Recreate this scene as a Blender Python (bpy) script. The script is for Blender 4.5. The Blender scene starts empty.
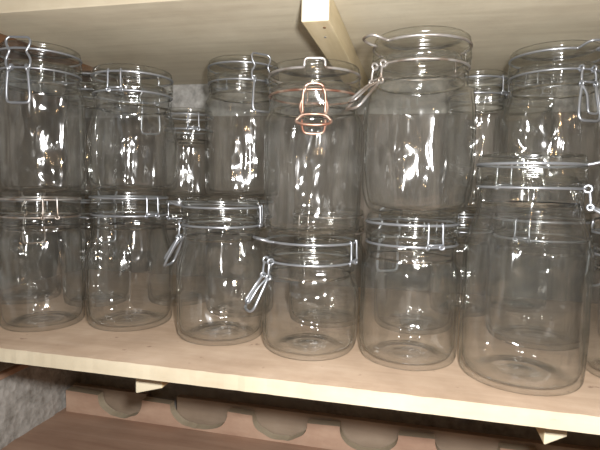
import bpy, bmesh, math, random
from mathutils import Vector, Matrix, noise
random.seed(7)
SC = bpy.context.scene
COL = SC.collection
PI = math.pi

# ------------------------------------------------------------ camera
F_PX = 485.0
YAW, PITCH, ROLL = .2287, .0868, .0194
CAM = Vector((0, -.4375, .19))
cyw, syw, cpt, spt = math.cos(YAW), math.sin(YAW), math.cos(PITCH), math.sin(PITCH)
fwd = Vector((-syw*cpt, cyw*cpt, -spt))
rgt = Vector((cyw, syw, 0))
upv = rgt.cross(fwd)
r2 = rgt*math.cos(ROLL) + upv*math.sin(ROLL)
u2 = upv*math.cos(ROLL) - rgt*math.sin(ROLL)
M = Matrix((r2, u2, -fwd)).transposed().to_4x4()
M.translation = CAM
cd = bpy.data.cameras.new('camera')
cd.sensor_width = 36.0
cd.lens = 36.0*F_PX/600.0
cd.clip_start = .01
cam = bpy.data.objects.new('camera', cd)
COL.objects.link(cam)
cam.matrix_world = M
SC.camera = cam

# ------------------------------------------------------------ view, world, lights
SC.view_settings.view_transform = 'Standard'
SC.view_settings.look = 'None'
SC.view_settings.exposure = 0.0
SC.view_settings.gamma = 1.0
SC.view_settings.use_curve_mapping = False
cy = SC.cycles
cy.max_bounces = 24
cy.transmission_bounces = 20
cy.transparent_max_bounces = 96
cy.glossy_bounces = 6
cy.diffuse_bounces = 3
cy.sample_clamp_indirect = 4.0
cy.use_denoising = True

w = bpy.data.worlds.new('cellar_air')
SC.world = w
w.use_nodes = True
w.node_tree.nodes['Background'].inputs['Color'].default_value = (1.0, .93, .84, 1)
w.node_tree.nodes['Background'].inputs['Strength'].default_value = .016


def area(name, loc, target, sx, sy, power, col):
    l = bpy.data.lights.new(name, 'AREA')
    l.shape = 'RECTANGLE'
    l.size, l.size_y, l.energy, l.color = sx, sy, power, col
    o = bpy.data.objects.new(name, l)
    COL.objects.link(o)
    o.location = loc
    o.rotation_euler = (Vector(target)-Vector(loc)).to_track_quat('-Z', 'Y').to_euler()
    return o


FLASH_W = 35.0
FL = CAM + r2*.030 + u2*.042
fl = bpy.data.lights.new('camera_flash', 'POINT')
fl.energy, fl.shadow_soft_size, fl.color = FLASH_W, .014, (1.0, .98, .96)
fo = bpy.data.objects.new('camera_flash', fl)
COL.objects.link(fo)
fo.location = FL
# a warm bulb of the cellar, behind and above the photographer
area('cellar_bulb', (.22, -1.25, .55), (0, .1, .1), .05, .05, 1.2, (1.0, .62, .32))
# added faint pale fill from behind the photographer, stands for no known source
area('pale_fill_light', (-.9, -2.3, 1.2), (-.1, .1, .15), 0.35, .9, .7, (.78, .88, 1.0))


# ------------------------------------------------------------ materials
def newmat(name):
    m = bpy.data.materials.new(name)
    m.use_nodes = True
    nt = m.node_tree
    nt.nodes.clear()
    out = nt.nodes.new('ShaderNodeOutputMaterial')
    return m, nt, out


def N(nt, t, **kw):
    n = nt.nodes.new(t)
    for k, v in kw.items():
        if k in n.inputs:
            n.inputs[k].default_value = v
        else:
            setattr(n, k, v)
    return n


def ramp(nt, src, stops):
    r = nt.nodes.new('ShaderNodeValToRGB')
    e = r.color_ramp.elements
    while len(e) < len(stops):
        e.new(.5)
    for i, (p, c) in enumerate(stops):
        e[i].position = p
        e[i].color = (*c, 1) if len(c) == 3 else c
    nt.links.new(src, r.inputs['Fac'])
    return r


def wood(name, dark, mid, light, scale=(2.2, 26, 26), spots=None, rough=.6, bump=.15, grain=.5, coarse=None):
    """painted / raw board: long grain along local x, blotches, optional specks"""
    m, nt, out = newmat(name)
    L = nt.links.new
    tc = N(nt, 'ShaderNodeTexCoord')
    mp = N(nt, 'ShaderNodeMapping')
    mp.inputs['Scale'].default_value = scale
    L(tc.outputs['Object'], mp.inputs['Vector'])
    n1 = N(nt, 'ShaderNodeTexNoise', Scale=2.0, Detail=8.0, Roughness=.62, Distortion=.35)
    L(mp.outputs[0], n1.inputs['Vector'])
    c1 = ramp(nt, n1.outputs['Fac'], [(.28, dark), (.5, mid), (.72, light)])
    n2 = N(nt, 'ShaderNodeTexNoise', Scale=9.0, Detail=6.0, Roughness=.6)
    L(tc.outputs['Object'], n2.inputs['Vector'])
    c2 = ramp(nt, n2.outputs['Fac'], [(.3, dark), (.55, mid), (.75, light)])
    mx = N(nt, 'ShaderNodeMix', data_type='RGBA')
    mx.inputs[0].default_value = 1-grain
    L(c1.outputs[0], mx.inputs[6])
    L(c2.outputs[0], mx.inputs[7])
    col = mx.outputs[2]
    if spots:
        v = N(nt, 'ShaderNodeTexNoise', Scale=spots[1], Detail=3.0, Roughness=.7)
        L(tc.outputs['Object'], v.inputs['Vector'])
        sr = ramp(nt, v.outputs['Fac'], [(spots[2], (0, 0, 0)), (spots[2]+.05, (1, 1, 1))])
        m2 = N(nt, 'ShaderNodeMix', data_type='RGBA')
        L(sr.outputs[0], m2.inputs[0])
        L(col, m2.inputs[6])
        m2.inputs[7].default_value = (*spots[0], 1)
        col = m2.outputs[2]
    b = N(nt, 'ShaderNodeBsdfPrincipled', Roughness=rough)
    b.inputs['Specular IOR Level'].default_value = .3
    L(col, b.inputs['Base Color'])
    bp = N(nt, 'ShaderNodeBump', Strength=bump, Distance=.002)
    L(n1.outputs['Fac'], bp.inputs['Height'])
    L(bp.outputs[0], b.inputs['Normal'])
    L(b.outputs[0], out.inputs[0])
    return m


def plaster(name, dark, mid, light, tint):
    m, nt, out = newmat(name)
    L = nt.links.new
    tc = N(nt, 'ShaderNodeTexCoord')
    n1 = N(nt, 'ShaderNodeTexNoise', Scale=42.0, Detail=10.0, Roughness=.68)
    L(tc.outputs['Object'], n1.inputs['Vector'])
    c = ramp(nt, n1.outputs['Fac'], [(.3, dark), (.5, mid), (.7, light)])
    n2 = N(nt, 'ShaderNodeTexNoise', Scale=5.0, Detail=4.0)
    L(tc.outputs['Object'], n2.inputs['Vector'])
    r = ramp(nt, n2.outputs['Fac'], [(.45, (0, 0, 0)), (.62, (.7, .7, .7))])
    mx = N(nt, 'ShaderNodeMix', data_type='RGBA')
    L(r.outputs[0], mx.inputs[0])
    L(c.outputs[0], mx.inputs[6])
    mx.inputs[7].default_value = (*tint, 1)
    v = N(nt, 'ShaderNodeTexVoronoi', Scale=70.0)
    L(tc.outputs['Object'], v.inputs['Vector'])
    ad = N(nt, 'ShaderNodeMath', operation='ADD')
    L(n1.outputs['Fac'], ad.inputs[0])
    L(v.outputs['Distance'], ad.inputs[1])
    bp = N(nt, 'ShaderNodeBump', Strength=.6, Distance=.004)
    L(ad.outputs[0], bp.inputs['Height'])
    b = N(nt, 'ShaderNodeBsdfPrincipled', Roughness=.9)
    L(mx.outputs[2], b.inputs['Base Color'])
    L(bp.outputs[0], b.inputs['Normal'])
    L(b.outputs[0], out.inputs[0])
    return m


def glass(name, wav, tint, edge, refr=.55, dust=.02, rough=.095):
    """thin clear glass: lets light straight through where it is seen face on,
    bends it where the wall is seen edge on, mirrors by Fresnel, with a film of dust"""
    m, nt, out = newmat(name)
    L = nt.links.new
    tc = N(nt, 'ShaderNodeTexCoord')
    oi = N(nt, 'ShaderNodeObjectInfo')
    mp = N(nt, 'ShaderNodeMapping')
    mp.inputs['Scale'].default_value = (1, 1, .16)
    ad = N(nt, 'ShaderNodeVectorMath', operation='ADD')
    L(tc.outputs['Object'], ad.inputs[0])
    L(oi.outputs['Random'], ad.inputs[1])
    L(ad.outputs[0], mp.inputs['Vector'])
    n1 = N(nt, 'ShaderNodeTexNoise', Scale=48.0, Detail=.6, Roughness=.4, Distortion=.5)
    L(mp.outputs[0], n1.inputs['Vector'])
    n2 = N(nt, 'ShaderNodeTexNoise', Scale=20.0, Detail=.8, Roughness=.4, Distortion=.4)
    L(ad.outputs[0], n2.inputs['Vector'])
    sm = N(nt, 'ShaderNodeMath', operation='MULTIPLY_ADD')
    L(n2.outputs['Fac'], sm.inputs[0])
    sm.inputs[1].default_value = 1.4
    L(n1.outputs['Fac'], sm.inputs[2])
    bp = N(nt, 'ShaderNodeBump', Strength=wav, Distance=.010)
    L(sm.outputs[0], bp.inputs['Height'])
    lw = N(nt, 'ShaderNodeLayerWeight', Blend=.5)
    tr = N(nt, 'ShaderNodeBsdfTransparent')
    ec = ramp(nt, lw.outputs['Facing'], [(0.0, tint), (.55, tint), (1.0, edge)])
    L(ec.outputs[0], tr.inputs['Color'])
    rf = N(nt, 'ShaderNodeBsdfRefraction', IOR=1.40, Roughness=0.0)
    rf.inputs['Color'].default_value = (*tint, 1)
    L(bp.outputs[0], rf.inputs['Normal'])
    mr = N(nt, 'ShaderNodeMapRange')
    mr.inputs['From Min'].default_value = .72
    mr.inputs['From Max'].default_value = .97
    mr.inputs['To Min'].default_value = .03
    mr.inputs['To Max'].default_value = refr
    L(lw.outputs['Facing'], mr.inputs['Value'])
    m1 = N(nt, 'ShaderNodeMixShader')
    L(mr.outputs[0], m1.inputs[0])
    L(tr.outputs[0], m1.inputs[1])
    L(rf.outputs[0], m1.inputs[2])
    gl = N(nt, 'ShaderNodeBsdfGlossy', Roughness=rough)
    L(bp.outputs[0], gl.inputs['Normal'])
    # reflectance of an untwisted glass wall: 4 % face on, rising to full at grazing, the same from either side
    pw = N(nt, 'ShaderNodeMath', operation='POWER')
    L(lw.outputs['Facing'], pw.inputs[0])
    pw.inputs[1].default_value = 5.6
    fr = N(nt, 'ShaderNodeMath', operation='MULTIPLY_ADD')
    L(pw.outputs[0], fr.inputs[0])
    fr.inputs[1].default_value = .95
    fr.inputs[2].default_value = .065
    m2 = N(nt, 'ShaderNodeMixShader')
    L(fr.outputs[0], m2.inputs[0])
    L(m1.outputs[0], m2.inputs[1])
    L(gl.outputs[0], m2.inputs[2])
    df = N(nt, 'ShaderNodeBsdfDiffuse', Color=(.8, .8, .76, 1))
    m3 = N(nt, 'ShaderNodeMixShader')
    m3.inputs[0].default_value = dust
    L(m2.outputs[0], m3.inputs[1])
    L(df.outputs[0], m3.inputs[2])
    L(m3.outputs[0], out.inputs[0])
    return m


def metal(name, col, rough, rust=None):
    m, nt, out = newmat(name)
    L = nt.links.new
    b = N(nt, 'ShaderNodeBsdfPrincipled', Roughness=rough, Metallic=.75)
    b.inputs['Base Color'].default_value = (*col, 1)
    if rust:
        tc = N(nt, 'ShaderNodeTexCoord')
        n1 = N(nt, 'ShaderNodeTexNoise', Scale=60.0, Detail=4.0)
        L(tc.outputs['Object'], n1.inputs['Vector'])
        r = ramp(nt, n1.outputs['Fac'], [(.42, col), (.6, rust)])
        L(r.outputs[0], b.inputs['Base Color'])
    L(b.outputs[0], out.inputs[0])
    return m


MAT = dict(
    ceiling=wood('raw_plywood_underside', (.45, .39, .29), (.59, .53, .405), (.68, .62, .49), scale=(3, 30, 30), bump=.2, grain=.45),
    shelf=wood('dusty_shelf_board', (.28, .19, .125), (.45, .33, .235), (.58, .455, .345), scale=(3, 24, 24), grain=.35,
               spots=((.26, .17, .12), 48.0, .665)),
    cream=wood('cream_painted_edge', (.34, .28, .195), (.43, .375, .275), (.51, .455, .345), scale=(4, 30, 30), grain=.3, bump=.1,
               spots=((.45, .32, .18), 45.0, .72)),
    batten=wood('pale_pine_batten', (.42, .33, .19), (.58, .48, .30), (.70, .60, .42), scale=(30, 3, 30), grain=.6),
    batten_end=wood('cream_painted_batten_end', (.42, .37, .27), (.50, .45, .33), (.57, .52, .40), grain=.2),
    dark=wood('dark_brown_batten', (.05, .025, .012), (.10, .05, .025), (.17, .09, .045), scale=(30, 3, 30)),
    panel=wood('dark_brown_panel', (.055, .044, .034), (.125, .105, .085), (.25, .215, .18), scale=(22, 10, 2.5), grain=.7),
    rack=wood('reddish_rack_board', (.34, .21, .15), (.48, .33, .24), (.60, .44, .33), scale=(6, 30, 20), grain=.4),
    lower=wood('brown_lower_panel', (.24, .14, .095), (.36, .235, .165), (.46, .32, .235), scale=(2, 22, 22), grain=.6),
    greyboard=wood('grey_rear_board', (.20, .15, .11), (.30, .235, .175), (.38, .31, .24), scale=(3, 26, 20)),
    backwall=plaster('grey_block_wall', (.16, .155, .145), (.30, .29, .27), (.42, .41, .385), (.33, .31, .27)),
    sidewall=plaster('rough_render', (.22, .205, .18), (.38, .365, .335), (.50, .485, .455), (.36, .40, .42)),
    glass=glass('clear_jar_glass', 1.0, (.987, .988, .982), (.90, .92, .89), refr=.6, dust=.005),
    lidglass=glass('clear_lid_glass', .25, (.982, .982, .966), (.86, .87, .81), rough=.13, refr=.6, dust=.005),
    wire=metal('galvanised_wire', (.33, .345, .37), .32),
    rust=metal('coppery_rusted_wire', (.44, .32, .25), .38, (.26, .12, .08)),
    dullwire=metal('dull_grey_wire', (.42, .40, .38), .4, (.25, .2, .16)),
)


# ------------------------------------------------------------ mesh helpers
def link(name, bm, mat, parent=None, smooth=False):
    me = bpy.data.meshes.new(name)
    bm.normal_update()
    bm.to_mesh(me)
    bm.free()
    if isinstance(mat, (list, tuple)):
        for x in mat:
            me.materials.append(x)
    else:
        me.materials.append(mat)
    if smooth:
        for p in me.polygons:
            p.use_smooth = True
    o = bpy.data.objects.new(name, me)
    COL.objects.link(o)
    if parent:
        o.parent = parent
    return o


def tag(o, label=None, cat=None, group=None, kind=None):
    if label: o['label'] = label
    if cat: o['category'] = cat
    if group: o['group'] = group
    if kind: o['kind'] = kind
    return o


def box(bm, x0, x1, y0, y1, z0, z1, bev=0, mi=0):
    vs = [bm.verts.new((x, y, z)) for x in (x0, x1) for y in (y0, y1) for z in (z0, z1)]
    fs = [(0, 1, 3, 2), (4, 6, 7, 5), (0, 4, 5, 1), (2, 3, 7, 6), (0, 2, 6, 4), (1, 5, 7, 3)]
    faces = [bm.faces.new([vs[i] for i in f]) for f in fs]
    for f in faces:
        f.material_index = mi
    if bev:
        es = list({e for f in faces for e in f.edges})
        bmesh.ops.bevel(bm, geom=es, offset=bev, segments=2, affect='EDGES', profile=.6)
    return faces


def grid_box(bm, x0, x1, y0, y1, z0, z1, nx, ny, amp, seed=0):
    """board with slightly uneven top face and worn front edge"""
    top = [[bm.verts.new((x0+(x1-x0)*i/nx, y0+(y1-y0)*j/ny + (amp*noise.noise((i*.7+seed, j*.1, 3)) if j == 0 else 0),
                          z1+amp*noise.noise((i*.45+seed, j*.6, 0)))) for j in range(ny+1)] for i in range(nx+1)]
    bot = [[bm.verts.new((v.co.x, v.co.y + (amp*.6*noise.noise((i*.9+seed, 5, 3)) if j == 0 else 0),
                          z0)) for j, v in enumerate(row)] for i, row in enumerate(top)]
    for i in range(nx):
        for j in range(ny):
            bm.faces.new((top[i][j], top[i+1][j], top[i+1][j+1], top[i][j+1]))
            bm.faces.new((bot[i][j], bot[i][j+1], bot[i+1][j+1], bot[i+1][j]))
        f = bm.faces.new((bot[i][0], bot[i+1][0], top[i+1][0], top[i][0])); f.material_index = 1
        bm.faces.new((bot[i][ny], top[i][ny], top[i+1][ny], bot[i+1][ny]))
    for j in range(ny):
        bm.faces.new((bot[0][j], top[0][j], top[0][j+1], bot[0][j+1]))
        bm.faces.new((bot[nx][j], bot[nx][j+1], top[nx][j+1], top[nx][j]))


def lathe(bm, prof, n=72, wob=None):
    """closed profile list of (r, z), axis points have r == 0"""
    rings = []
    for r, z in prof:
        if r < 1e-6:
            rings.append([bm.verts.new((0, 0, z))])
        else:
            ring = []
            for i in range(n):
                a = 2*PI*i/n
                rr = r + (wob(a, r, z) if wob else 0)
                ring.append(bm.verts.new((rr*math.sin(a), -rr*math.cos(a), z)))
            rings.append(ring)
    for k in range(len(rings)-1):
        A, B = rings[k], rings[k+1]
        for i in range(n):
            j = (i+1) % n
            if len(A) == 1 and len(B) == 1:
                continue
            if len(A) == 1:
                bm.faces.new((A[0], B[j], B[i]))
            elif len(B) == 1:
                bm.faces.new((A[i], A[j], B[0]))
            else:
                bm.faces.new((A[i], A[j], B[j], B[i]))


def tube(bm, pts, r, n=8, closed=False, sub=4):
    """round wire along a smoothed polyline"""
    P = [Vector(p) for p in pts]
    m = len(P)
    Q = []
    if sub > 1:
        rng = range(m) if closed else range(m-1)
        for i in rng:
            p0 = P[(i-1) % m] if closed or i > 0 else P[i]
            p1, p2 = P[i], P[(i+1) % m]
            p3 = P[(i+2) % m] if closed or i+2 < m else p2
            for s in range(sub):
                t = s/sub
                Q.append(.5*((2*p1)+(p2-p0)*t+(2*p0-5*p1+4*p2-p3)*t*t+(3*p1-p0-3*p2+p3)*t**3))
        if not closed:
            Q.append(P[-1])
    else:
        Q = P
    m = len(Q)
    T = []
    for i in range(m):
        a = Q[(i-1) % m] if closed or i > 0 else Q[i]
        b = Q[(i+1) % m] if closed or i < m-1 else Q[i]
        T.append((b-a).normalized())
    nrm = T[0].orthogonal().normalized()
    rings = []
    for i in range(m):
        nrm = (nrm - T[i]*nrm.dot(T[i])).normalized()
        bi = T[i].cross(nrm)
        rings.append([bm.verts.new(Q[i]+(nrm*math.cos(2*PI*k/n)+bi*math.sin(2*PI*k/n))*r) for k in range(n)])
    cnt = m if closed else m-1
    for i in range(cnt):
        A, B = rings[i], rings[(i+1) % m]
        off = 0
        if closed and i == m-1:
            off = min(range(n), key=lambda o: (A[0].co-B[o].co).length)
        for k in range(n):
            bm.faces.new((A[k], A[(k+1) % n], B[(k+1+off) % n], B[(k+off) % n]))
    if not closed:
        bm.faces.new(list(reversed(rings[0])))
        bm.faces.new(rings[-1])


def cylp(phi, r, z):
    """local point at angle phi (0 faces local -y), radius r, height z"""
    return (r*math.sin(phi), -r*math.cos(phi), z)


# ------------------------------------------------------------ clip-top jar
WR = .0013


def jar(spec):
    (x, y, z0, R, H, style, lat, kind, swing, hin, mat, label, group) = spec
    root = bpy.data.objects.new('clip_top_jar', None)
    root.empty_display_size = .03
    COL.objects.link(root)
    root.location = (x, y, z0)
    # local -y points to the camera; angles are to the right as the camera sees it
    d = CAM - Vector((x, y, 0))
    root.rotation_euler = (0, 0, math.atan2(d.x, -d.y)*1.0)
    tag(root, label, 'jar', group)
    T = .0026
    if style == 'straight':
        Rn, Rb, sh = R*.93, R*.90, .016
    elif style == 'barrel':
        Rn, Rb, sh = R*.86, R*.74, .030
    elif style == 'taper':
        Rn, Rb, sh = R*.84, R*.90, .052
    elif style == 'slope':
        Rn, Rb, sh = R*.885, R*.88, .045
    else:
        Rn, Rb, sh = R*.93, R*.84, .022
    Rl = Rn+.0005
    zl = H-.024            # mouth plane where lid sits
    zn = H-.0315           # groove of neck wire
    zc = H-.045            # bottom of collar
    # outer profile, bottom centre upwards
    out = [(0, .0030), (Rb*.30, .0034), (Rb*.33, .0027), (Rb*.50, .0032), (Rb*.60, .0032), (Rb*.63, .0022), (Rb*.80, .0016), (Rb*.90, 0), (Rb, .0006)]
    if style == 'barrel':
        n = 12
        for i in range(1, n+1):
            t = i/n
            a = t*PI/2
            out.append((Rb+(R-Rb)*math.sin(a)**.8, .0012+.044*(1-math.cos(a))))
        out += [(R*1.0, H*.38), (R*1.0, H*.52), (R*.98, H*.61), (R*.93, H*.70)]
    else:
        c = .008 if style != 'round' else .016
        for i in range(1, 8):
            a = i/7*PI/2
            out.append((Rb+(R*.985-Rb)*math.sin(a), .0006+c*(1-math.cos(a))))
        out += [(R, H*.2), (R, H*.36)]
    zs = zc-sh
    for i in range(0, 9):
        t = i/8
        s = t*t*(3-2*t)
        if style == 'barrel' and zs+sh*t <= H*.70+.002:
            continue
        r_ = R if style != 'barrel' else R*.93
        out.append((r_+(Rn*.955-r_)*s, zs+sh*t))
    out += [(Rn*.955, zc+.0010), (Rn*.972, zc+.0024), (Rn*.976, zc+.0036), (Rn*.972, zc+.0048), (Rn*.958, zc+.0058), (Rn*.972, zc+.0070), (Rn*.974, zc+.0080), (Rn*.966, zc+.0092), (Rn*.94, zn-.0026), (Rn*.935, zn), (Rn*.955, zn+.0025), (Rn, zn+.004), (Rn, zl-.0014),
            (Rn*.985, zl-.0003), (Rn*.93, zl-.0003), (Rn*.905, zl-.003)]
    inn = [(Rn*.905, zc), (Rn*.90, zc-.004)]
    for i in range(8, -1, -1):
        t = i/8
        s = t*t*(3-2*t)
        if style == 'barrel' and zs+sh*t <= H*.70+.002:
            continue
        r_ = R if style != 'barrel' else R*.93
        inn.append((min(Rn*.90, r_+(Rn*.955-r_)*s-T) if i == 8 else r_+(Rn*.955-r_)*s-T*1.1, zs+sh*t-.001))
    if style == 'barrel':
        inn += [(R*.93-T, H*.70), (R*.98-T, H*.61), (R-T, H*.52), (R-T, H*.38), (R-T, .046), (R*.955-T, .030), (R*.86, .0135), (Rb+.002, .0085), (Rb*.8, .0065)]
    else:
        inn += [(R-T, H*.36), (R-T, H*.2), (R-T-.0006, .016), (R-T-.003, .009), (Rb-.003, .0058), (Rb*.8, .0046)]
    inn += [(Rb*.74, .0048), (Rb*.70, .0058), (Rb*.42, .0064), (Rb*.39, .0056), (Rb*.15, .0064), (0, .0064)]
    ph = random.random()*50

    def wob(a, r, z):
        k = min(1, max(0, (zs+sh*.3-z)/.02)) * min(1, max(0, z/.02))
        return k*.0009*noise.noise((math.sin(a)*2.2+ph, math.cos(a)*2.2, z*22))
    # resample long straight runs so that the unevenness reads

    def dense(p):
        q = [p[0]]
        for a, b in zip(p, p[1:]):
            dz = abs(a[1]-b[1])
            k = max(1, int(dz/.009))
            for i in range(1, k+1):
                t = i/k
                q.append((a[0]+(b[0]-a[0])*t, a[1]+(b[1]-a[1])*t))
        return q
    bm = bmesh.new()
    lathe(bm, dense(out+inn), 80, wob)
    link('glass_body', bm, MAT['glass'], root, True)
    # lid: thick moulded glass disc with ribs on its rim
    bm = bmesh.new()
    zt = H
    lid = [(0, zl+.004), (Rl*.80, zl+.004), (Rl*.86, zl-.0022), (Rl*.895, zl-.0022), (Rl*.90, zl+.0004), (Rl*.985, zl+.0004)]
    nr = 30
    for i in range(nr+1):
        t = i/nr
        r_ = Rl*(.995-.03*t) + .00045*math.sin(t*5*2*PI) - (.0012 if .62 < t < .74 else 0)
        lid.append((r_, zl+.0012+(zt-.0022-zl-.0012)*t))
    lid += [(Rl*.94, zt-.0006), (Rl*.92, zt), (Rl*.80, zt), (Rl*.77, zt-.0012), (Rl*.40, zt-.0014), (0, zt-.0015)]
    lathe(bm, lid, 80)
    link('lid', bm, MAT['lidglass'], root, True)
    wm = MAT[mat]
    # neck wire
    rn = Rn*.95+WR
    bm = bmesh.new()
    tube(bm, [cylp(i/48*2*PI, rn, zn) for i in range(48)], WR, closed=True, sub=1)
    link('neck_wire', bm, wm, root, True)
    # lid wire, with a tab loop or a square step at the latch
    rl = Rl*.955+WR
    zw = zl+.0145
    L = math.radians(lat)
    bm = bmesh.new()
    hw = .012/rl
    pts = []
    if kind == 'open':
        pts = [cylp(L-hw, rl, zw), cylp(L-hw*.9, rl+.006, zw+.001), cylp(L-hw*.72, rl+.013, zw+.003), cylp(L-hw*.4, rl+.0165, zw+.004),
               cylp(L+hw*.4, rl+.0165, zw+.004), cylp(L+hw*.72, rl+.013, zw+.003), cylp(L+hw*.9, rl+.006, zw+.001), cylp(L+hw, rl, zw)]
    elif kind == 'square':
        pts = [cylp(L-hw, rl, zw), cylp(L-hw*.86, rl+.0015, zw+.0015), cylp(L-hw*.82, rl+.0015, zw+.0065), cylp(L-hw*.6, rl+.001, zw+.0085), cylp(L, rl+.001, zw+.0085),
               cylp(L+hw*.6, rl+.001, zw+.0085), cylp(L+hw*.82, rl+.0015, zw+.0065), cylp(L+hw*.86, rl+.0015, zw+.0015), cylp(L+hw, rl, zw)]
    else:
        pts = [cylp(L-hw+2*hw*i/4, rl, zw) for i in range(5)]
    k = 44
    arc = [cylp(L+hw+(2*PI-2*hw)*i/k, rl, zw) for i in range(1, k)]
    tube(bm, pts+arc, WR*1.1, closed=True, sub=3)
    link('lid_wire', bm, MAT['dullwire'] if kind == 'square' else wm, root, True)
    # latch frame: t along the rim, h height, o outwards
    er = Vector(cylp(L, 1, 0)); et = Vector((math.cos(L), math.sin(L), 0)); ez = Vector((0, 0, 1))

    def fr(t, h, o, r0=rn):
        return er*(r0+o-r0*(1-math.cos(min(1.2, abs(t)/r0)))) + et*t + ez*h
    mm = .001

    def tilt(p, piv, a):
        t, h, o = p
        dh, do = h-piv[0], o-piv[1]
        return (t, piv[0]+dh*math.cos(a)+do*math.sin(a), piv[1]-dh*math.sin(a)+do*math.cos(a))
    a = math.radians(swing)
    # coils on the neck wire either side of the latch
    if kind != 'none':
        bm = bmesh.new()
        if kind == 'open':
            for s in (-1, 1):
                c = (s*8*mm, zn, 1.5*mm)
                tube(bm, [fr(c[0], c[1]+3.2*mm*math.cos(q), c[2]+3.2*mm*math.sin(q)+1*mm) for q in [i*2*PI/10 for i in range(10)]], WR, closed=True, sub=2)
                tube(bm, [fr(c[0], zn-2*mm, 4*mm), fr(s*9*mm, zn-8*mm, 5*mm), fr(s*9*mm, zn-15*mm, 5.5*mm)], WR, sub=4)
                tube(bm, [fr(s*9*mm, zn-17*mm+2.6*mm*math.cos(q), 5.5*mm+2.6*mm*math.sin(q)) for q in [i*2*PI/8 for i in range(8)]], WR, closed=True, sub=2)
            tube(bm, [fr(-9*mm, zn-15*mm, 5.5*mm), fr(9*mm, zn-15*mm, 5.5*mm)], WR*.9, sub=1)
        elif kind == 'shut':
            P = [(-9, -34, 3), (-12, -33, 4), (-14, -29, 4.5), (-14, -22, 3.5), (-10.5, -15, 3), (-10.5, -12, 3), (-13.5, -6, 3), (-14, -1, 2.5), (-12, 2, 1.5), (-9, 3, 0),
                 (0, 3, -1), (9, 3, 0), (12, 2, 1.5), (14, -1, 2.5), (13.5, -6, 3), (10.5, -12, 3), (10.5, -15, 3), (14, -22, 3.5), (14, -29, 4.5), (12, -33, 4), (9, -34, 3)]
            tube(bm, [fr(t*mm, H+h*mm, o*mm+1*mm) for t, h, o in P], WR*1.1, sub=4)
            for s in (-1, 1):
                tube(bm, [fr(s*9*mm, zn+2.8*mm*math.cos(q), 2*mm+2.8*mm*math.sin(q)) for q in [i*2*PI/8 for i in range(8)]], WR, closed=True, sub=2)
        else:  # square copper latch
            P = [(-11, -60, 4), (-11.5, -48, 4), (-11, -36, 4), (-8, -28, 4), (0, -26, 4), (8, -28, 4), (11, -36, 4), (11.5, -48, 4), (11, -60, 4)]
            tube(bm, [fr(t*mm, H+h*mm, o*mm) for t, h, o in P], WR*1.1, sub=4)
            for s in (-1, 1):
                tube(bm, [fr(s*9*mm, zn+3*mm*math.cos(q), 2*mm+3*mm*math.sin(q)) for q in [i*2*PI/8 for i in range(8)]], WR, closed=True, sub=2)
        link('latch_bail', bm, wm, root, True)
        bm = bmesh.new()
        if kind == 'open':
            P = [(-8, zn-17*mm, 5.5), (-10, zn-24*mm, 6), (-13, zn-44*mm, 7), (-13, zn-54*mm, 7), (-9, zn-58*mm, 7), (0, zn-58.5*mm, 7), (9, zn-58*mm, 7), (13, zn-54*mm, 7), (13, zn-44*mm, 7), (10, zn-24*mm, 6), (8, zn-17*mm, 5.5)]
            piv = (zn-17*mm, 5.5*mm)
            tube(bm, [fr(*tilt((t*mm, h, o*mm), piv, a)) for t, h, o in P], WR*1.15, sub=4)
            P2 = [(-9, zn-17*mm, 5.5), (-6, zn-30*mm, 9), (-6.5, zn-47*mm, 11), (-4, zn-51*mm, 11), (4, zn-51*mm, 11), (6.5, zn-47*mm, 11), (6, zn-30*mm, 9), (9, zn-17*mm, 5.5)]
            tube(bm, [fr(*tilt((t*mm, h, o*mm), piv, a)) for t, h, o in P2], WR, sub=4)
        elif kind == 'shut':
            P = [(-8, H-30*mm, 3), (-11, H-34*mm, 5), (-12, H-40*mm, 6), (-13.5, H-60*mm, 7), (-13, H-70*mm, 7), (-10, H-73*mm, 7), (0, H-73.5*mm, 7), (10, H-73*mm, 7), (13, H-70*mm, 7), (13.5, H-60*mm, 7), (12, H-40*mm, 6), (11, H-34*mm, 5), (8, H-30*mm, 3)]
            piv = (H-32*mm, 4*mm)
            tube(bm, [fr(*tilt((t*mm, h, o*mm), piv, a)) for t, h, o in P], WR*1.15, sub=4)
            for s in (-1, 1):
                tube(bm, [fr(s*11*mm, H-34*mm+2.6*mm*math.cos(q), 5*mm+2.6*mm*math.sin(q)) for q in [i*2*PI/8 for i in range(8)]], WR, closed=True, sub=2)
        else:
            P = [(-12, H-42*mm, 4), (-14, H-50*mm, 5), (-12, H-58*mm, 6), (-17, H-62*mm, 7), (-17, H-65*mm, 8), (-12, H-67*mm, 9), (0, H-68*mm, 9), (12, H-67*mm, 9), (17, H-65*mm, 8), (17, H-62*mm, 7), (12, H-58*mm, 6), (14, H-50*mm, 5), (12, H-42*mm, 4)]
            tube(bm, [fr(t*mm, h, o*mm) for t, h, o in P], WR*1.1, sub=4)
            tube(bm, [fr(t*mm, H+h*mm, o*mm) for t, h, o in [(-17, -63, 7), (-12, -58, 7), (0, -57, 7), (12, -58, 7), (17, -63, 7)]], WR, sub=4)
            tube(bm, [fr(t*mm, H+h*mm, o*mm) for t, h, o in [(-12, -62, 5), (-11, -72, 6), (-7, -76, 6), (7, -76, 6), (11, -72, 6), (12, -62, 5)]], WR, sub=4)
        link('latch_lever', bm, wm, root, True)
    # hinge
    Hh = math.radians(hin)
    er = Vector(cylp(Hh, 1, 0)); et = Vector((math.cos(Hh), math.sin(Hh), 0))
    bm = bmesh.new()
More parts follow.
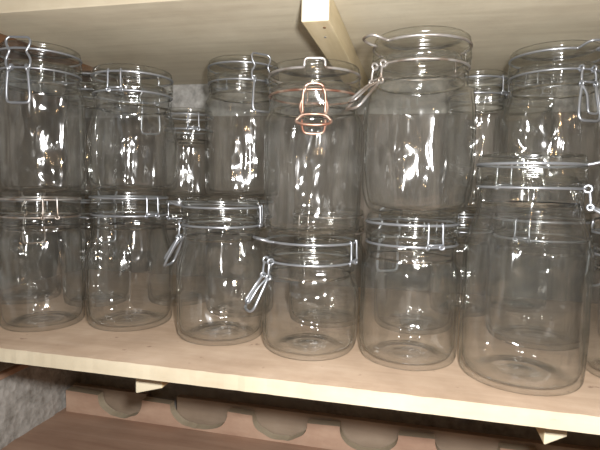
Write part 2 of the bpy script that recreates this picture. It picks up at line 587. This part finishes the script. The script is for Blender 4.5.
    for s in (-1, 1):
        tube(bm, [fr(s*8*mm, zn, .5*mm), fr(s*8.5*mm, zn+3*mm, 3.2*mm), fr(s*8*mm, zn+10*mm, 3*mm), fr(s*8*mm, zw+.5*mm, 2.6*mm), fr(s*7.6*mm, zw+2.2*mm, 1*mm)], WR*.85, sub=4)
        tube(bm, [fr(s*8*mm+s*2.2*mm*math.cos(q), zn+1.9*mm*math.sin(q), 2*mm+1.2*mm*math.cos(q)) for q in [i*2*PI/8 for i in range(8)]], WR*.85, closed=True, sub=2)
    tube(bm, [fr(-8*mm, zn+2.6*mm, 3*mm), fr(8*mm, zn+2.6*mm, 3*mm)], WR*.9, sub=1)
    link('hinge', bm, wm, root, True)
    # a glass lug under the square wire step of the rusty-clipped jar
    if kind == 'square':
        er = Vector(cylp(L, 1, 0)); et = Vector((math.cos(L), math.sin(L), 0))
        bm = bmesh.new()
        box(bm, -.0085, .0085, -.004, .003, -.006, .0062, .0015)
        for v in bm.verts:
            v.co = er*(rl-.0035-v.co.y) + et*v.co.x + ez*(v.co.z+zw)
        bmesh.ops.recalc_face_normals(bm, faces=bm.faces[:])
        link('lid_lug', bm, MAT['lidglass'], root, True)
    return root


# ------------------------------------------------------------ structure
XL, XR, YB, ZC = -.697, .95, .46, .378
ZLOW = -.292

bm = bmesh.new()
box(bm, XL-.1, XR, YB, YB+.1, -.75, .75)
tag(link('wall_back', bm, MAT['backwall']), kind='structure')

bm = bmesh.new()
nx, nz = 70, 60
g = [[bm.verts.new((XL+.003*noise.noise((i*.35, j*.35, 1))+.002*noise.noise((i*.9, j*.9, 4)), -.35+.83*i/nx, -.75+1.5*j/nz)) for j in range(nz+1)] for i in range(nx+1)]
for i in range(nx):
    for j in range(nz):
        bm.faces.new((g[i][j], g[i+1][j], g[i+1][j+1], g[i][j+1]))
bk = [bm.verts.new((XL-.1, y, z)) for y, z in ((-.35, -.75), (.48, -.75), (.48, .75), (-.35, .75))]
bm.faces.new(bk)
tag(link('wall_left', bm, MAT['sidewall'], smooth=True), kind='structure')

# upper and lower shelf boards
bm = bmesh.new()
box(bm, XL+.008, XR-.005, .045, YB-.002, ZC, ZC+.021, .0012)
bm.normal_update()
for f in bm.faces:
    if f.normal.y < -.8:
        f.material_index = 1
tag(link('upper_shelf', bm, [MAT['ceiling'], MAT['cream']]), 'raw beige plywood shelf board above the jars, seen from below', 'shelf')
bm = bmesh.new()
grid_box(bm, XL+.008, XR-.005, 0, YB-.002, -.0156, 0, 220, 24, .0006)
for v in bm.verts:
    if v.co.z > -.01 and v.co.y > .012:
        v.co.z = 0
tag(link('lower_shelf', bm, [MAT['shelf'], MAT['cream']]), 'dusty brown shelf board with a cream front edge carrying the jars', 'shelf')


def batten(name, x0, x1, y0, y1, z0, z1, label, mats, bev=.0015, chamfer=None, skew=0):
    bm = bmesh.new()
    box(bm, x0, x1, y0, y1, z0, z1, bev)
    bm.normal_update()
    for f in bm.faces:
        if f.normal.y < -.8:
            f.material_index = 1
    if chamfer:
        for v in bm.verts:
            if v.co.z < (z0+z1)/2 and v.co.x > (x0+x1)/2:
                v.co.z += chamfer
    o = link(name, bm, mats)
    tag(o, label, 'batten', 'battens across the shelves' if False else None)
    return o


bt = batten('shelf_batten', -.1155, -.0875, .046, YB-.004, .3490, ZC-.0002, 'pale pine batten under the upper shelf with a cream end above the rusty-clipped jar', [MAT['batten'], MAT['batten_end']])
for nxx, nyy, rr, mk in ((-.0955, .066, .0016, 'dark'), (-.1005, .098, .0014, 'wire')):
    bm = bmesh.new()
    bmesh.ops.create_cone(bm, cap_ends=True, segments=12, radius1=rr, radius2=rr*.8, depth=.0012, matrix=Matrix.Translation((nxx, nyy, .3488)))
    link('nail_head', bm, MAT[mk], bt)
batten('shelf_batten', -.600, -.535, .05, YB-.004, .360, ZC-.0002, 'dark brown batten under the upper shelf at its left end', [MAT['dark'], MAT['dark']])
batten('shelf_batten', -.2995, -.2665, .040, YB-.004, -.0520, -.0160, 'cream batten end showing below the lower shelf, at left', [MAT['batten'], MAT['batten_end']], chamfer=.009)
batten('shelf_batten', .1290, .1490, .045, YB-.004, -.0530, -.0160, 'small cream batten end showing below the lower shelf, at right', [MAT['batten'], MAT['batten_end']], chamfer=.010)
bm = bmesh.new()
box(bm, XL+.010, XL+.022, -.05, YB-.004, -.156, -.146, .0015)
tag(link('wall_batten', bm, MAT['lower']), 'brown wooden strip fixed along the rough left wall below the shelf', 'batten')

# lower panel (floor of the compartment below)
bm = bmesh.new()
box(bm, XL-.02, XR, -.30, YB, ZLOW-.018, ZLOW, .001)
tag(link('bottom_shelf', bm, MAT['lower']), 'reddish brown board lying below the jar shelf in front of the bottle rack', 'shelf')


bm = bmesh.new()
box(bm, XL+.03, XR-.01, YB-.016, YB-.004, .0002, .314, .0015)
tag(link('rear_panel', bm, MAT['panel']), 'dark brown board standing against the back wall behind all the jars', 'board')

bm = bmesh.new()
box(bm, XL+.013, XL+.026, .03, YB-.020, .0002, .345, .0015)
tag(link('side_panel', bm, MAT['panel']), 'dark brown board along the left wall beside the leftmost jars', 'board')

# scalloped bottle rack
def scallop(name, x0, x1, y0, y1, z0, z1, cuts, mat, parent, wob=0):
    bm = bmesh.new()
    top = [(x0, z1)]
    for c, r, dpt in cuts:
        n = 20
        for i in range(n+1):
            a = PI*i/n
            xx = c-r*math.cos(a)
            zz = z1-dpt*math.sin(a)**.8+wob*noise.noise((xx*60, 0, c))
            if x0 < xx < x1:
                top.append((xx, zz))
    top.append((x1, z1))
    fv = [bm.verts.new((x, y0, z)) for x, z in top]
    bv = [bm.verts.new((x, y1, z)) for x, z in top]
    fb = [bm.verts.new((x, y0, z0)) for x, z in top]
    bb = [bm.verts.new((x, y1, z0)) for x, z in top]
    for i in range(len(top)-1):
        bm.faces.new((fb[i], fb[i+1], fv[i+1], fv[i]))
        bm.faces.new((bb[i+1], bb[i], bv[i], bv[i+1]))
        f = bm.faces.new((fv[i], fv[i+1], bv[i+1], bv[i]))
        f.material_index = 1 if abs(top[i][1]-z1) > .0001 or abs(top[i+1][1]-z1) > .0001 else 0
        bm.faces.new((fb[i+1], fb[i], bb[i], bb[i+1]))
    bm.faces.new((fb[0], fv[0], bv[0], bb[0]))
    bm.faces.new((fv[-1], fb[-1], bb[-1], bv[-1]))
    bmesh.ops.recalc_face_normals(bm, faces=bm.faces[:])
    return link(name, bm, mat, parent)


rack = bpy.data.objects.new('bottle_rack', None)
COL.objects.link(rack)
rack.location = (0, 0, 0)
tag(rack, 'reddish wooden bottle rack rail with round cut-outs below the jar shelf', 'bottle rack')
cuts = [(-.560, .050, .043), (-.389, .060, .043), (-.2266, .053, .041), (-.062, .052, .042), (.105, .053, .042), (.27, .053, .042), (.435, .053, .042)]
scallop('front_rail', XL+.012, .60, .398, .416, ZLOW+.0002, -.2465, cuts, [MAT['rack'], MAT['cream']], rack, .003)
bm = bmesh.new()
box(bm, XL+.012, -.512, .418, .430, ZLOW+.0002, -.243, .001)
link('rear_board', bm, MAT['greyboard'], rack)
bm = bmesh.new()
box(bm, -.445, .60, .418, .430, ZLOW+.0002, -.240, .001)
link('rear_board', bm, MAT['greyboard'], rack)

# ------------------------------------------------------------ the jars
UP = 'jars of the upper tier'
LO = 'jars standing on the shelf'
BK = 'jars in the rows behind'
#  x, y, z0, R, H, style, latch angle, latch kind, swing, hinge angle, wire, label, group
jars = [
    (-0.4705, 0.0981, 0.0000, .0513, 0.1729, 'straight', 190, 'shut', 0, 12, 'dullwire', 'leftmost jar standing on the shelf, with hinge turned to the front', LO),
    (-0.3647, 0.1347, 0.0000, .0550, 0.1761, 'slope', -145, 'shut', 0, 33, 'wire', 'second jar from the left on the shelf, hinge pins at its right', LO),
    (-0.2283, 0.1186, 0.0000, .0543, 0.1690, 'slope', -108, 'open', 25, 76, 'wire', 'third jar from the left on the shelf, clip hanging at its left', LO),
    (-.1118, 0.1017, 0.0000, .0550, 0.1349, 'round', -66, 'open', 27, 64, 'wire', 'short squat jar on the shelf under the rusty-clipped jar, clip hanging left', LO),
    (-0.0009, 0.1063, 0.0000, .0535, 0.1591, 'straight', -150, 'shut', 0, 28, 'wire', 'clear jar on the shelf directly under the bulging barrel jar', LO),
    (0.1108, 0.0820, 0.0000, .0590, 0.2210, 'taper', 84, 'open', 58, -150, 'wire', 'largest jar, tall and tapering, standing on the shelf at right', LO),
    (0.2315, 0.1145, 0.0000, .0530, 0.1550, 'straight', -120, 'shut', 0, 60, 'wire', 'jar on the shelf cut by the right edge of the photo', LO),
    (-0.4673, 0.1010, 0.1731, .0513, 0.1775, 'straight', -28, 'shut', 0, 152, 'wire', 'leftmost jar of the upper tier, long silver clip at its front', UP),
    (-0.3588, 0.1367, 0.1763, .0560, 0.1520, 'slope', 155, 'shut', 0, -25, 'wire', 'short upper jar, second from the left, with square hinge at front', UP),
    (-0.2427, 0.2325, 0.1708, .0540, 0.1870, 'straight', 27, 'shut', 0, -142, 'wire', 'slim upper jar left of the rusty-clipped jar, silver clip at right', UP),
    (-0.1121, 0.1014, 0.1351, .0545, 0.1809, 'straight', 0, 'square', 0, 180, 'rust', 'upper jar in the middle with a rusty coppery wire clip', UP),
    (0.0020, 0.1063, 0.1593, .0591, 0.1840, 'barrel', -54, 'open', 42, 125, 'dullwire', 'bulging barrel-shaped upper jar, tallest in view, clip hanging at left', UP),
    (0.1601, 0.2155, 0.1602, .0585, 0.1930, 'slope', 38, 'open', 6, -150, 'wire', 'large upper jar at right, behind and above the largest jar', UP),
    # rows behind, lower tier
    (-0.5918, 0.2015, 0.0000, .0500, 0.1650, 'straight', 0, 'none', 0, 30, 'wire', 'rear jar on the shelf behind the leftmost jar', BK),
    (-0.4775, 0.2215, 0.0000, .0500, 0.1650, 'straight', 0, 'none', 0, 40, 'wire', 'rear jar on the shelf seen between the two leftmost jars', BK),
    (-0.3582, 0.2645, 0.0000, .0500, 0.1650, 'straight', 0, 'none', 0, -30, 'wire', 'rear jar on the shelf seen through the second jar', BK),
    (-0.2459, 0.2345, 0.0000, .0500, 0.1706, 'straight', 0, 'none', 0, 20, 'wire', 'rear jar on the shelf carrying the slim upper jar', BK),
    (-0.1144, 0.2265, 0.0000, .0530, 0.1550, 'straight', 0, 'none', 0, -40, 'dullwire', 'rear jar on the shelf behind the short squat jar', BK),
    (0.0050, 0.2315, 0.0000, .0530, 0.1550, 'straight', 0, 'none', 0, 20, 'wire', 'rear jar on the shelf behind the jar under the barrel jar', BK),
    (0.1552, 0.2155, 0.0000, .0590, 0.1600, 'round', 0, 'none', 0, -20, 'wire', 'rear jar on the shelf seen through the largest jar', BK),
    (0.2885, 0.2315, 0.0000, .0540, 0.1550, 'straight', 0, 'none', 0, -20, 'wire', 'rear jar on the shelf at the right edge, behind its neighbour', BK),
    (0.1633, 0.3815, 0.0000, .0450, 0.1550, 'straight', 0, 'none', 0, -20, 'wire', 'farthest jar on the shelf, deepest behind the largest jar', BK),
    (0.0747, 0.3315, 0.0000, .0450, 0.1550, 'straight', 0, 'none', 0, -20, 'wire', 'far jar on the shelf, deep behind the largest jar', BK),
    # rows behind, upper tier
    (-0.4774, 0.2215, 0.1652, .0430, 0.1847, 'straight', 0, 'none', 0, 60, 'wire', 'upper rear jar glimpsed between the two leftmost upper jars', BK),
    (-0.3483, 0.2745, 0.1652, .0400, 0.1340, 'straight', 0, 'none', 0, 10, 'wire', 'small upper rear jar between second upper jar and slim jar', BK),
    (0.0847, 0.3215, 0.1552, .0440, 0.1950, 'straight', 0, 'none', 0, 60, 'wire', 'upper rear jar just right of the bulging barrel jar', BK),
    (0.1633, 0.3815, 0.1552, .0430, 0.2000, 'straight', 0, 'none', 0, 40, 'wire', 'farthest upper jar, its lid edge showing left of the large upper jar', BK),
    (0.2885, 0.2315, 0.1552, .0540, 0.1750, 'straight', 0, 'none', 0, -60, 'wire', 'upper rear jar behind the silver clip at the right edge', BK),
]
for s in jars:
    jar(s)
